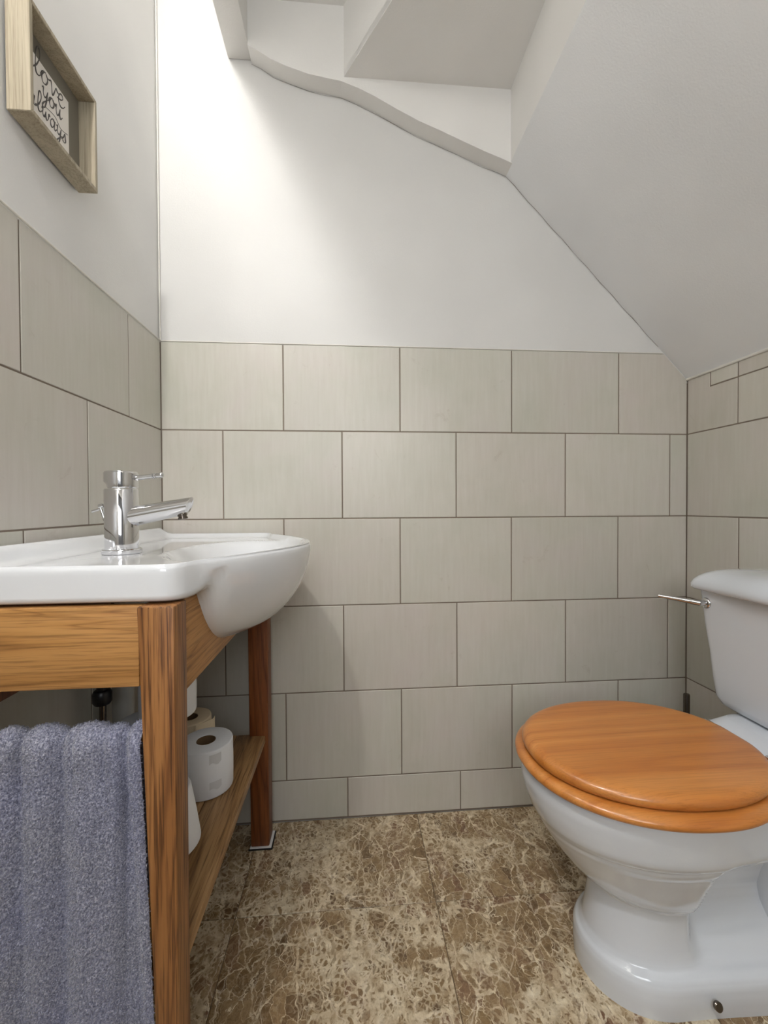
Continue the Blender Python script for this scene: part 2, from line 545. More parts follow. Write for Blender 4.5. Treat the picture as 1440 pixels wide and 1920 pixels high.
for r in range(6):
    zt, zb = Z[r], Z[r + 1]
    off = [0.335, 0.1665, 0.3335, 0.1675, 0.335, 0.1765][r]
    edges = [0.0] + [off + k * TW - (0.006 if (r in (3,) and k == 4) else 0) for k in range(6) if off + k * TW < WID - .02] + [WID]
    for a, b in zip(edges[:-1], edges[1:]):
        tl = zt
        poly = [(a, zb + (GAP if r == 5 else 0)), (b, zb + (GAP if r == 5 else 0)), (b, tl), (a, tl)]
        if r == 0:
            poly = clip(poly, SK, 1.0, 1.878 + SK * (SX - XL) - .003)
            k0 = min(range(len(poly)), key=lambda i: poly[i][0] + poly[i][1])
            poly = poly[k0:] + poly[:k0]
        place_tile(poly, wall_back, 0)
# left wall: s measured from the corner, towards the room; local x grows with y so place by the far end
for r in range(6):
    zt, zb = Z[r], Z[r + 1]
    off = [0.170, 0.3325, 0.170, 0.3325, 0.170, 0.3325][r]
    edges = [0.0] + [off + k * TW for k in range(6) if off + k * TW < D - YF - .05] + [D - YF]
    for a, b in zip(edges[:-1], edges[1:]):
        s_near = b
        me = tile_mesh([(0, 0), (b - a, 0), (b - a, zt - zb), (0, zt - zb)])
        o = bpy.data.objects.new('tile', me); C.objects.link(o); o.parent = wall_left
        o.location = Vector((XL + noise.noise(Vector((a * 9, r * 3.3, 5))) * .0006, D - b, zb)) - wloc(wall_left)
        o.rotation_euler = (0, 0, PI / 2)
for r in range(6):
    zt, zb = Z[r], Z[r + 1]
    off = [0.1705, 0.336, 0.1745, 0.336, 0.1745, 0.336][r]
    if r == 0: zt = 1.2486
    edges = [0.0] + [off + k * TW for k in range(6) if off + k * TW < D - YF - .05] + [D - YF]
    for i, (a, b) in enumerate(zip(edges[:-1], edges[1:])):
        if r == 0 and i == 0: poly = [(a, zb), (b, zb), (b, zt), (a + .083, zt), (a + .083, 1.2905), (a, 1.2905)]
        else: poly = [(a, zb), (b, zb), (b, zt), (a, zt)]
        place_tile(poly, wall_right, 2)
        if r == 0:
            a2 = a + .083 if i == 0 else a
            place_tile([(a2, 1.2486), (b, 1.2486), (b, 1.2905), (a2, 1.2905)], wall_right, 2)
# sealed edges
grow = obj('grout_bed', join(box(XL - .003, XR + .003, D + .0012, D + .0032, 0, 1.280), box(XL - .003, XL + WID - .09, D + .0012, D + .0032, 1.28, 1.3665)), M['grout'], wall_back)
obj('grout_bed', box(XL - .0034, XL - .0012, YF, D + .001, 0, 1.3665), M['grout'], wall_left)
obj('grout_bed', box(XR + .0012, XR + .0034, YF, D + .001, 0, 1.289), M['grout'], wall_right)
obj('sealant_bead', tube([(XL + .001, YF, 1.370), (XL + .001, D, 1.370)], .0022, 8), M['sealant'], wall_left)
obj('sealant_bead', tube([(XR - .001, YF, 1.2915), (XR - .001, D, 1.2915)], .0042, 8), M['sealant'], wall_right)
obj('sealant_bead', tube([(XL, D + .001, 1.370), (.955, D + .001, 1.370)], .0018, 8), M['sealant'], wall_back)
obj('sealant_bead', tube([(XL + .0005, D - .0005, 1.37), (XL + .0005, D - .0005, 2.4)], .002, 8), M['sealant'], wall_left)

# floor tiles
FT = 0.45; fx = [0.192 + k * FT for k in range(-3, 4)]; fy = [0.948 + k * FT for k in range(-5, 3)]
n = 0
for i in range(len(fx) - 1):
    for j in range(len(fy) - 1):
        x0, x1 = max(fx[i], XL), min(fx[i + 1], XR); y0, y1 = max(fy[j], YF), min(fy[j + 1], D)
        if x1 - x0 < .01 or y1 - y0 < .01: continue
        g = .0008; me = bpy.data.meshes.new('floor_tile'); b = .0007
        V = [(x0 + g, y0 + g, -.003), (x1 - g, y0 + g, -.003), (x1 - g, y1 - g, -.003), (x0 + g, y1 - g, -.003),
             (x0 + g, y0 + g, -.0007), (x1 - g, y0 + g, -.0007), (x1 - g, y1 - g, -.0007), (x0 + g, y1 - g, -.0007),
             (x0 + g + b, y0 + g + b, 0), (x1 - g - b, y0 + g + b, 0), (x1 - g - b, y1 - g - b, 0), (x0 + g + b, y1 - g - b, 0)]
        c = Vector(((x0 + x1) / 2, (y0 + y1) / 2, 0))
        F = [(q, (q + 1) % 4, (q + 1) % 4 + 4, q + 4) for q in range(4)] + [(q + 4, (q + 1) % 4 + 4, (q + 1) % 4 + 8, q + 8) for q in range(4)] + [(8, 9, 10, 11)]
        me.from_pydata([Vector(v) - c for v in V], [], F); me.materials.append(M['marble'])
        o = bpy.data.objects.new('tile', me); C.objects.link(o); o.parent = floor; o.location = c - wloc(floor)
        n += 1

# ------------------------------------------------------------------ vanity stand
VY0, VY1 = 0.546, 1.188
VXR, VXL = -0.219, -0.512
van = thing('vanity_stand', 'oak washstand with open slatted shelf carrying the white basin', 'washstand', (-.365, .88, 0))


def leg(x0, x1, y0, y1, taper_l, taper_r, mat):
    zt = .7845; b = [(x0 + taper_l, y0, .004), (x1 - taper_r, y0, .004), (x1 - taper_r, y1, .004), (x0 + taper_l, y1, .004)]
    t = [(x0, y0, zt), (x1, y0, zt), (x1, y1, zt), (x0, y1, zt)]
    return obj('leg', bevelled(hexa(b, t), .003, 2), mat, van, autos=35)


LW = .055
LR = .044
leg(VXR - .0455, VXR, VY0, VY0 + .042, .024, .001, M['oak_z_shaded'])
leg(VXR - .052, VXR, VY1 - .05, VY1, .004, 0, M['oak_red_shaded'])
leg(VXL, VXL + LW, VY0, VY0 + .042, 0, .02, M['oak_z_shaded'])
leg(VXL, VXL + LW, VY1 - .05, VY1, 0, .004, M['oak_red_shaded'])
AB = .684
obj('apron', box(VXL + LW - .001, VXR - LR, VY0 + .003, VY0 + .023, AB, .7845, .0015), M['oak_x'], van, autos=35)
obj('apron', box(VXL + LW - .001, VXR - .051, VY1 - .028, VY1 - .008, AB, .7845, .0015), M['oak_x'], van, autos=35)
obj('apron', box(VXR - .024, VXR - .004, VY0 + .041, VY1 - .049, .659, .7845, .0015), M['oak_y'], van, autos=35)
obj('apron', box(VXL + .004, VXL + .03, VY0 + .041, VY1 - .049, .640, .7845, .0015), M['oak_red_shaded'], van, autos=35)
# shelf boards running front to back leg, on two bearers
SZ = .301
shb = [(VXR - .008, VXR - .082), (VXR - .083, VXR - .150), (VXR - .151, VXR - .220), (VXR - .221, VXL + .006)]
for i, (a, b) in enumerate(shb):
    obj('shelf_board', box(b, a, VY0 + .0425, VY1 - .040, SZ - .02, SZ, .0022), M['oak_shelf'], van, autos=35)
obj('shelf_bearer', box(VXL + LW, VXR - .05, VY0 + .050, VY0 + .070, SZ - .055, SZ - .0205, .001), M['oak_x'], van)
obj('shelf_bearer', box(VXL + LW, VXR - .05, VY1 - .047, VY1 - .027, SZ - .055, SZ - .0205, .001), M['oak_x'], van)
obj('towel_rail', tube([(VXL + LW - .002, VY0 + .030, .606), (VXR - LR + .002, VY0 + .030, .606)], .005, 16), M['oak_x'], van, True)
for x, y in ((VXR - .024, VY1 - .024), (VXR - .024, VY0 + .026), (VXL + .027, VY1 - .024), (VXL + .027, VY0 + .026)):
    p = obj('foot_pad', box(x - .026, x + .030, y - .031, y + .029, .0005, .0045, .001), M['white_pad'], van)
    obj('pad_edge', extr_z([(x - .029, y - .0335), (x + .0335, y - .0335), (x + .0335, y + .029), (x + .030, y + .029), (x + .030, y - .031), (x - .029, y - .031)], .0005, .0035), M['black_plastic'], p)

# ------------------------------------------------------------------ basin
BY0, BY1, BXB, BZ = .556, 1.2245, XL + .001, .835
BCX, BCY = -.262, .885


def bx_out(y):
    dy = abs(y - .885); b = .132 * math.cos(PI / 2 * min(1, dy / .292)) if dy < .292 else 0.0
    base = -.213
    # rounded front corners
    e = min(y - BY0, BY1 - y); r = .03
    if e < r: base -= r - math.sqrt(max(0, r * r - (r - e) ** 2))
    return base + b


def b_outline(th):
    """distance from the bowl centre to the plan outline along direction th, by marching."""
    dx, dy = math.cos(th), math.sin(th); lo, hi = 0.0, .6
    def inside(r):
        x, y = BCX + dx * r, BCY + dy * r
        return BY0 <= y <= BY1 and x >= BXB and x <= bx_out(min(max(y, BY0), BY1))
    for _ in range(30):
        m = (lo + hi) / 2
        if inside(m): lo = m
        else: hi = m
    return lo


def smin(a, b, k):
    h = max(0, min(1, .5 + .5 * (b - a) / k)); return b + (a - b) * h - k * h * (1 - h)


def under(x, y):
    # underside: flat below the slab, swelling into the bowl
    xo = bx_out(min(max(y, BY0), BY1)); bul = max(0, min(1, (x + .205) / .04))
    qx = (x + .285) / (xo - .010 + .285) if x > -.285 else (x + .285) / .17
    Y = max(0.0, 1 - (abs(y - .885) / .292) ** 2.6)
    dep = .128 * max(0.0, 1 - abs(qx) ** 2.2) ** .62 * Y ** .75
    base = .786
    return smin(base, .790 - dep, .006)


NB = 260
ths = [2 * PI * k / NB for k in range(NB)]
Rs = [b_outline(t) for t in ths]
Rs = [sum(Rs[(i + d) % NB] for d in (-1, 0, 1)) / 3 for i in range(NB)]


def top(x, y, e):
    """e: distance in from the outline"""
    z = BZ - .012 * min(1, max(0, (e - .010) / .02)) ** 1.0
    # inner bowl
    q = math.sqrt(((x - (-.225)) / .122) ** 2 + ((y - BCY) / .205) ** 2)
    zi = .8235 - .115 * (max(0, 1 - q ** 2.0)) ** 1.25
    z = min(z, zi if q < 1 else z)
    # upstand along the left wall
    dw = x - BXB
    z += .017 * max(0, min(1, (.030 - dw) / .018)) * (1 if y < 1.20 else max(0, (1.2245 - y) / .0245))
    return z


rsx = []
rad = [0] + [.04 + i * .0225 for i in range(41)] + [.955, .968, .978, .986]
for s in rad:
    ring = []
    for t, R in zip(ths, Rs):
        r = R * s; x, y = BCX + math.cos(t) * r, BCY + math.sin(t) * r
        e = R * (1 - s)
        ring.append((x, y, top(x, y, e)))
    rsx.append(ring)


def outring(inw, dz):
    ring = []
    for t, R in zip(ths, Rs):
        x, y = BCX + math.cos(t) * (R - inw), BCY + math.sin(t) * (R - inw)
        zz = top(x, y, .0)
        ring.append((x, y, zz + dz))
    return ring


rsx += [outring(.0040, -.0008), outring(.0016, -.0028), outring(.0003, -.0065), outring(0, -.012)]
# side and underside: a vertical edge on the slab, one continuous swelling on the bowl
def ell(t):
    cx_, cy_ = math.cos(t), math.sin(t); ax = .184 if cx_ > 0 else .19
    return 1 / math.sqrt((cx_ / ax) ** 2 + (cy_ / .262) ** 2)


for ti in [i_ / 30 for i_ in range(1, 31)]:
    ring = []
    for t, R in zip(ths, Rs):
        xo = BCX + math.cos(t) * R; yo = BCY + math.sin(t) * R
        bul = max(0, min(1, (xo + .217) / .045)); bul = bul * bul * (3 - 2 * bul)
        Re = min(R, ell(t)); Re = Re + (R - Re) * bul
        zt = top(xo, yo, 0) - .012
        if ti <= .2:
            r_ = R * (1 - bul * .045 * (ti / .2) ** 1.7); zs = zt + (.789 - zt) * (ti / .2) * .95
        else:
            q = (ti - .2) / .8
            r_ = R * (1 - .045 * bul) * (1 - q ** 1.15) - (.003 if q < .9 else 0) * (1 - bul); r_ = max(0, r_); zs = .786
        rho = min(1, r_ / Re)
        dep = .162 * (1 - rho ** 2.5) ** .60
        zb = smin(zs + (0 if ti <= .2 else 0), (.8225 - dep), .012) if bul < .999 else .8225 - dep
        if 0 < bul < .999: zb = zb * (1 - bul) + (.8225 - dep) * bul
        if ti <= .2: zb = min(zb, zt) if bul > 0 else zs
        ring.append((BCX + math.cos(t) * r_, BCY + math.sin(t) * r_, zb))
    rsx.append(ring)
bas = thing('basin', 'white glazed ceramic washbasin with bulging bowl on the oak stand', 'basin', (-.3, .885, .785))
obj('bowl', rings(rsx, False, False), M['ceramic'], bas, True)
obj('drain', lathe([(.0, .004), (.018, .0045), (.021, .002), (.0215, 0)], (-.235, .885, .7095), 'Z', 24, False), M['chrome'], bas, True)

# ------------------------------------------------------------------ tap
TX, TY, TZ = -.42, .82, .8235
tap = thing('basin_tap', 'chrome monobloc mixer tap standing on the white basin deck', 'tap', (TX, TY, TZ))
obj('base_ring', lathe([(.0320, 0), (.0325, .001), (.0325, .0075), (.0315, .0085), (.02, .0085)], (TX, TY, TZ), 'Z', 48), M['chrome'], tap, autos=40)
R_ = .0278
obj('body', lathe([(R_, .008), (R_, .1165), (R_ - .0015, .1185), (R_ - .003, .1185)], (TX, TY, TZ), 'Z', 56), M['chrome'], tap, autos=40)
# head, with the notch at its back
hd = []
for h, nt in ((.1195, .006), (.122, .006), (.1265, .005), (.131, .001), (.1315, 0), (.148, 0), (.1495, .0), (.1505, 0)):
    ring = []
    r = R_ - (.0015 if h > .149 else 0) - (.0012 if h < .121 else 0)
    for k in range(56):
        a = 2 * PI * k / 56; x, y = r * math.cos(a), r * math.sin(a)
        if x < -r * .35 and nt: x += nt * min(1, (-x - r * .35) / (r * .3))
        ring.append((TX + x, TY + y, TZ + h))
    hd.append(ring)
hdo = obj('lever_head', rings(hd), M['chrome'], tap, autos=35)
obj('lever', join(tube([(TX + .020, TY, TZ + .138), (TX + .056, TY, TZ + .1425)], [.0052, .0042], 16),
                  lathe([(.0042, -.001), (.0055, .0), (.0055, .0015), (.004, .002), (.004, .0035), (.0055, .004), (.0055, .0055), (.0044, .006), (.0048, .012), (.0056, .0145), (.0048, .018), (.002, .0195)],
                        (TX + .056, TY, TZ + .1425), (1, 0, .12), 16)), M['chrome'], hdo, autos=50)
# spout: round bar rising gently, cut off aslant at the end
sp0, sp1 = Vector((TX + .010, TY, TZ + .066)), Vector((TX + .121, TY, TZ + .0875))
dd = (sp1 - sp0).normalized(); up = Vector((-dd.z, 0, dd.x)); sd = Vector((0, 1, 0)); rs_ = []
for i, t in enumerate((0, .1, .3, .6, .8, .9)):
    r = .0205 - .0045 * t
    rs_.append([sp0.lerp(sp1, t) + (up * math.sin(a) * r * .93 + sd * math.cos(a) * r) for a in [2 * PI * k / 40 for k in range(40)]])
r = .0160
rs_.append([sp1 + up * math.sin(a) * r * .93 + sd * math.cos(a) * r + dd * (math.sin(a) * .008) for a in [2 * PI * k / 40 for k in range(40)]])
rs_.append([sp1 - dd * .001 + up * math.sin(a) * r * .80 + sd * math.cos(a) * r * .86 + dd * (math.sin(a) * .0078) for a in [2 * PI * k / 40 for k in range(40)]])
spo = obj('spout', rings(rs_), M['chrome'], tap, autos=30)
ae = sp0.lerp(sp1, .86) - up * .012
obj('aerator', join(lathe([(.0088, 0), (.0088, .004), (.0078, .0045), (.0078, .007), (.0088, .0075), (.0088, .0105), (.006, .0115)], ae, -up, 28)), M['dark_chrome'], spo, autos=40)
obj('waste_lever', join(tube([(TX - .027, TY, TZ + .052), (TX - .037, TY, TZ + .084)], .0026, 12), tube([(TX - .034, TY, TZ + .0835), (TX - .052, TY + .0, TZ + .0775)], .0024, 12),
                        lathe([(.0015, 0), (.0042, .001), (.0042, .009), (.0015, .010)], (TX - .0405, TY, TZ + .0865), (.9, 0, .2), 14)), M['chrome'], tap, autos=50)

# ------------------------------------------------------------------ pipes under the basin
pp = thing('waste_pipe', 'white plastic waste pipe running down behind the towel under the basin', 'pipe', (-.48, .94, 0))
obj('pipe', tube(spline([(-.30, .92, .668), (-.312, .925, .638), (-.345, .93, .622), (-.40, .937, .617), (-.452, .94, .608), (-.479, .94, .565), (-.482, .937, .45), (-.482, .94, .02)], 10), .0205, 24), M['white_plastic'], pp, True)
obj('collar', lathe([(.0205, 0), (.027, .001), (.0275, .02), (.0205, .021)], (-.482, .940, .0), 'Z', 28), M['white_plastic'], pp, autos=40)
sp = thing('supply_hose', 'braided tap supply hose with black valve joint below the basin', 'hose', (-.46, .86, 0))
obj('hose', tube(spline([(-.43, .83, .785), (-.45, .835, .68), (-.468, .84, .585), (-.470, .84, .50), (-.478, .84, .40), (-.482, .845, .02)], 8), .0062, 14), M['dark_chrome'], sp, True)
obj('valve', lathe([(.007, .0), (.0135, .001), (.0165, .006), (.0165, .022), (.0135, .027), (.0095, .028), (.0095, .052), (.006, .053)], (-.470, .84, .535), 'Z', 20), M['black_plastic'], sp, autos=40)

# ------------------------------------------------------------------ towel
tw = []
NU, tx0, tx1 = 240, -.456, -.2655


def fold(u, v):
    """u 0..1 across (left to right), v distance down from the rail"""
    k = min(1, v / .10)
    def g(c, w_, a): return a * math.exp(-((u - c) / w_) ** 2)
    s = v * .25
    c = max(0.0, 1 - v / .07)
    f = g(.875 - s * .45, .028 + .13 * v, -.017 * (.30 + .7 * k)) + g(.965, .045, .005) + g(.64 - s * .3, .085, .007 * k) \
        + g(.47 - s * .2, .030 + .07 * v, -.006) + g(.74 - s * .2, .022, -.006 * c) + g(.21 - s * .1, .026 + .05 * v, -.010 * (.45 + .55 * c)) \
        + g(.105, .05, .006 * k) + g(.02, .05, -.010 * (.4 + .6 * k)) + g(.34, .06, .005 * k) + g(.56, .016, -.004 * c)
    f = f * 1.55 + .0018 * math.sin(u * 23 + v * 5)
    return f


prof = []
L0 = .22
yr, zr, rr_ = VY0 + .031, .6035, .013
for i in range(46): prof.append(('b', L0 * (1 - i / 46)))
for i in range(26): prof.append(('r', i / 26))
for i in range(331): prof.append(('f', i / 330 * .52))
for kind, q in prof:
    row = []
    for j in range(NU):
        u = j / (NU - 1); x = tx0 + (tx1 - tx0) * u
        if kind == 'b': p = Vector((x, yr + rr_ + .001, zr - q)); nrm = Vector((0, 1, 0)); v = q; f = fold(u, q) * .3
        elif kind == 'r':
            a = PI * q; rz = rr_ * 1.05
            p = Vector((x, yr + rr_ * math.cos(a), zr + rz * math.sin(a))); nrm = Vector((0, math.cos(a), math.sin(a))); v = 0; f = fold(u, 0.03) * (.35 + .65 * q) + .004
        else:
            x2 = x + (.018 * q / .52) * (u ** 2)
            p = Vector((x2, yr - rr_ - .002 * math.sin(min(1, q / .1) * PI / 2), zr - q)); nrm = Vector((0, -1, 0)); v = q; f = fold(u, max(q, .03)) + .004 * math.exp(-q / .05)
        f = max(f, -.012 if kind == 'f' else -.006) if False else f
        p = p + nrm * (max(f, -.0175) + .0035)
        pn = noise.noise(p * 330) * .0011 + noise.noise(p * 620 + Vector((5, 2, 9))) * .0008 + noise.noise(p * 45) * .0008
        row.append(p + nrm * pn)
    tw.append(row)
V = [p for r in tw for p in r]; F = []
for i in range(len(tw) - 1):
    for j in range(NU - 1): F.append((i * NU + j, i * NU + j + 1, (i + 1) * NU + j + 1, (i + 1) * NU + j))
towel = obj('towel', (V, F), M['terry'], None, True)
towel['label'] = 'grey-blue terry towel draped over the rail of the oak washstand'; towel['category'] = 'towel'
sm = towel.modifiers.new('thickness', 'SOLIDIFY'); sm.thickness = .003; sm.offset = -1
pv, pf = [], []
rnd = random.Random(3)
n_r = len(tw)
for _ in range(64000):
    i = rnd.randrange(40, n_r - 2); j = rnd.randrange(0, NU - 1)
    a_, b_, c_ = tw[i][j], tw[i][j + 1], tw[i + 1][j]
    nn = (c_ - a_).cross(b_ - a_)
    if nn.length < 1e-12: continue
    nn.normalize()
    if i < 46 + 13: nn = nn
    if nn.y > 0.2 and i > 75: nn = -nn
    if i <= 75 and nn.z < 0: nn = -nn
    p = a_ + (b_ - a_) * rnd.random() + (c_ - a_) * rnd.random()
    rv = Vector((rnd.uniform(-1, 1), rnd.uniform(-1, 1), rnd.uniform(-1, 1)))
    d = (nn + rv * .9).normalized(); side = d.cross(rv).normalized() * .00034
    L = rnd.uniform(.0014, .0026); q = p + d * L * .6; e = q + (d + rv * .9 + Vector((0, 0, -.5))).normalized() * L * .6
    k = len(pv); pv += [p - side, p + side, q + side, q - side, e + side * .6, e - side * .6]
    pf += [(k, k + 1, k + 2, k + 3), (k + 3, k + 2, k + 4, k + 5)]
base = wloc(towel); me = bpy.data.meshes.new('terry_loops'); me.from_pydata([v_ - base for v_ in pv], [], pf)
o = link('terry_loops', me, M['terry'], towel); o['kind'] = 'stuff'

# ------------------------------------------------------------------ toilet rolls


def roll(label, loc, r, h, rot=(0, 0, 0), mat='paper', core=.0195, flap=None):
    t = thing('toilet_roll', label, 'toilet roll', loc, 'toilet rolls on the washstand shelf')
    t.rotation_euler = rot
    n_ = 56; rs = []
    for rr2, hh in ((core, .001), (r - .003, 0), (r - .0008, .001), (r, .0035), (r + .0006, h * .5), (r, h - .0035), (r - .0008, h - .001), (r - .003, h), (core + .001, h - .0005), (core, h - .002)):
        rs.append([(rr2 * (1 + .006 * math.sin(3 * a + h * 40)) * math.cos(a), rr2 * math.sin(a), hh) for a in [2 * PI * k / n_ for k in range(n_)]])
    V, F = rings(rs, False, False)
    me = bpy.data.meshes.new('paper_roll'); me.from_pydata(V, [], F)
    o = link('paper_roll', me, M[mat], t, True); me.set_sharp_from_angle(angle=math.radians(50))
    rs = [[(c_ * math.cos(a), c_ * math.sin(a), hh) for a in [2 * PI * k / 32 for k in range(32)]] for c_, hh in ((core, .0005), (core, h - .001), (core - .0012, h - .001), (core - .0012, .0005))]
    V, F = rings(rs + [rs[0]], False, False)
    me = bpy.data.meshes.new('core'); me.from_pydata(V, [], F); link('core', me, M['card'], t, True); me.set_sharp_from_angle(angle=.8)
    if flap is not None:
        a0, wd = flap; g = []; F = []; k_ = 14
        for i in range(k_ + 1):
            s = i / k_; a = a0 + s * wd; ro = r + .0012 + .010 * s * s
            jag = .0016 * math.sin(i * 2.4)
            g += [(ro * math.cos(a), ro * math.sin(a), .002), (ro * math.cos(a), ro * math.sin(a), h - .002 + jag * (s > .8) * 2)]
        for i in range(k_): F.append((2 * i, 2 * i + 2, 2 * i + 3, 2 * i + 1))
        me = bpy.data.meshes.new('loose_sheet'); me.from_pydata(g, [], F)
        q = link('loose_sheet', me, M[mat], t, True); m_ = q.modifiers.new('thickness', 'SOLIDIFY'); m_.thickness = .0005
    return t


sz = SZ + .0006
a = roll('white toilet roll standing upright on the shelf, hole uppermost, beside the front oak leg', (-.315, .945, sz), .0555, .100)
M['emboss'] = paper('emboss', (214, 215, 217))
# embossed patch and loose sheet edge on the outside of that roll
pv, pf = [], []
for i in range(9):
    an = math.radians(-66 + i * 3.2)
    for z_ in (.073, .093): pv.append((.0563 * math.cos(an) , .0563 * math.sin(an), z_ + .003 * math.sin(i * .9) * (z_ < .08)))
for i in range(8): pf.append((2 * i, 2 * i + 2, 2 * i + 3, 2 * i + 1))
me = bpy.data.meshes.new('glue_mark'); me.from_pydata(pv, [], pf); link('glue_mark', me, M['emboss'], a, True)
q = bpy.data.objects.new('glue_mark', me.copy()); C.objects.link(q); q.parent = a; q.location = (0, 0, -.038); q.scale = (1, 1, .8)
roll('white toilet roll half hidden by the front oak leg, leaning, lowest of the rolls seen', (-.318, .762, sz + .0095), .0525, .098, (0, -.18, 0))
roll('white toilet roll hidden behind the front oak leg at the foot of the stack', (-.400, .868, sz), .0505, .094)
roll('white toilet roll hidden behind the front oak leg, second of the stack', (-.400, .868, sz + .0945), .0505, .094)
roll('white toilet roll topping the stack behind the front oak leg, just below the apron', (-.369, .887, sz + .1895), .0525, .100)
roll('part-used cream toilet roll with torn loose sheet, standing at the back of the shelf', (-.392, 1.062, sz), .0495, .096, (0, 0, 0), 'paper_cream', .0185, (-1.0, .95))

# ------------------------------------------------------------------ toilet
CY = .795
toi = thing('toilet', 'white ceramic close-coupled toilet with orange wooden seat against the right wall', 'toilet', (.62, CY, 0))


def pan_ring(z, xf, xb, hw, Lf, rear, pinch=0.0, px=(.605, .80)):
    pts = []; N = 260
    for k in range(N):
        a = 2 * PI * k / N; u = (1 - math.cos(a)) / 2; x = xf + (xb - xf) * u
        if x < xf + Lf: s = math.sqrt(max(0, 1 - (1 - (x - xf) / Lf) ** 2.15)) if x > xf else 0
        else: s = 1
        if x > xf + Lf: 
            q = (x - xf - Lf) / max(1e-6, (xb - xf - Lf)); q = q * q * (3 - 2 * q); s *= 1 + (rear - 1) * q
        e = (xb - x) / .012
        if e < 1: s *= math.sqrt(max(0, 1 - (1 - e) ** 2))
        if pinch:
            m = (x - px[0]) / (px[1] - px[0])
            if m > 0:
                m = min(1, m / .22); m = m * m * (3 - 2 * m)
                s *= 1 - pinch * m
        sy = hw * s
        pts.append((x, CY + (sy if a < PI else -sy), z))
    return pts


PR = [  # z, xf, xb, hw, Lf, rear, pinch
    (0.000, .449, .990, .108, .13, 1.12, 0), (.030, .448, .990, .110, .13, 1.12, 0), (.052, .449, .990, .108, .13, 1.12, 0), (.062, .452, .990, .103, .13, 1.12, 0), (.068, .457, .985, .097, .13, 1.12, .02),
    (.072, .459, .98, .091, .125, 1.1, .06), (.080, .463, .98, .087, .12, 1.1, .14), (.092, .465, .98, .084, .12, 1.08, .22), (.11, .468, .98, .082, .12, 1.05, .42), (.135, .472, .97, .081, .12, 1.0, .56),
    (.155, .476, .96, .082, .12, 1.0, .6), (.166, .478, .96, .084, .12, 1.0, .6), (.174, .472, .95, .090, .13, 1.0, .6), (.182, .461, .95, .097, .14, 1.0, .6), (.20, .440, .94, .107, .15, 1.0, .58), (.22, .421, .93, .116, .17, 1.0, .54),
    (.245, .401, .92, .126, .19, .98, .48), (.262, .389, .91, .133, .20, .95, .40), (.274, .381, .90, .137, .20, .93, .32), (.282, .376, .90, .143, .21, .9, .15), (.292, .370, .89, .148, .21, .9, .10), (.300, .366, .89, .150, .215, .85, .07),
    (.307, .3625, .885, .158, .22, .85, .03), (.318, .356, .88, .163, .22, .8, 0), (.345, .346, .87, .168, .23, .75, 0), (.37, .341, .87, .172, .23, .7, 0), (.388, .3415, .87, .173, .23, .7, 0), (.395, .345, .868, .170, .23, .7, 0), (.398, .351, .86, .164, .225, .7, 0), (.398, .378, .80, .135, .2, .7, 0), (.38, .39, .76, .12, .2, .7, 0)]
PR2 = []
for p, q in zip(PR[:-1], PR[1:]):
    m_ = 1 if p[0] > .39 else 3
    for k in range(m_): PR2.append(tuple(a_ + (b_ - a_) * k / m_ for a_, b_ in zip(p, q)))
PR2.append(PR[-1])
pan = rings([pan_ring(*p) for p in PR2])
# rear deck that carries the cistern


def rrect(x0, x1, hw, z, r, n_=8, cy=CY):
    pts = []
    for cx_, cy_, a0 in ((x1 - r, cy + hw - r, 0), (x0 + r, cy + hw - r, 90), (x0 + r, cy - hw + r, 180), (x1 - r, cy - hw + r, 270)):
        for k in range(n_ + 1):
            a = math.radians(a0 + 90 * k / n_); pts.append((cx_ + r * math.cos(a), cy_ + r * math.sin(a), z))
    return pts


deck = rings([rrect(.80, 1.0, .07, .10, .03), rrect(.78, 1.01, .085, .28, .03), rrect(.76, 1.015, .115, .36, .03), rrect(.752, 1.02, .128, .392, .03), rrect(.758, 1.022, .122, .405, .03), rrect(.80, 1.024, .104, .418, .03), rrect(.835, 1.026, .098, .4305, .03)])
pano = obj('pan', join(pan, deck), M['ceramic_toilet'], toi, autos=60)
for s in (-1,):
    hx, hy, hz = .632, CY + s * .1195, .036
    obj('floor_screw', join(lathe([(.0075, -.002), (.0075, .002), (.006, .0035), (.003, .0035)], (hx, hy, hz), (0, s, .45), 18)), M['dark_chrome'], pano, autos=40)


def seat_ring(z, g, x0=.345, xc=.575, hw=.177, axb=.2125, cut=.785):
    pts = []; N = 140
    for k in range(N):
        a = 2 * PI * k / N; cx_, sy_ = math.cos(a), math.sin(a)
        ex = 2.12
        X = (abs(cx_) ** (2 / ex)) * (1 if cx_ > 0 else -1); Y = (abs(sy_) ** (2 / ex)) * (1 if sy_ > 0 else -1)
        ax = (axb if X > 0 else xc - x0) - g
        x = xc + ax * X; pts.append((min(x, cut - g), CY + (hw - g) * Y, z))
    return pts


def slab(z0, z1, r, **kw):
    rs = []
    for t in (0, .25, .5, .75, 1): a = t * PI / 2; rs.append(seat_ring(z0 + r * (1 - math.sin(a)) , r * (1 - math.cos(a)), **kw)) if False else None
    rs = [r_ for r_ in rs if r_]
    h = (z1 - z0)
    prof = [(z0, .35 * h), (z0, .14 * h + .002), (z0 + .08 * h, .003), (z0 + .25 * h, .0005), (z0 + .42 * h, 0), (z0 + .58 * h, .0008), (z0 + .74 * h, .0035), (z0 + .87 * h, .0078), (z0 + .95 * h, .0125), (z0 + .99 * h, .018), (z1, .026), (z1 + .0004, .05), (z1 + .0008, .10)]
    return rings([seat_ring(z, g, **kw) for z, g in prof])


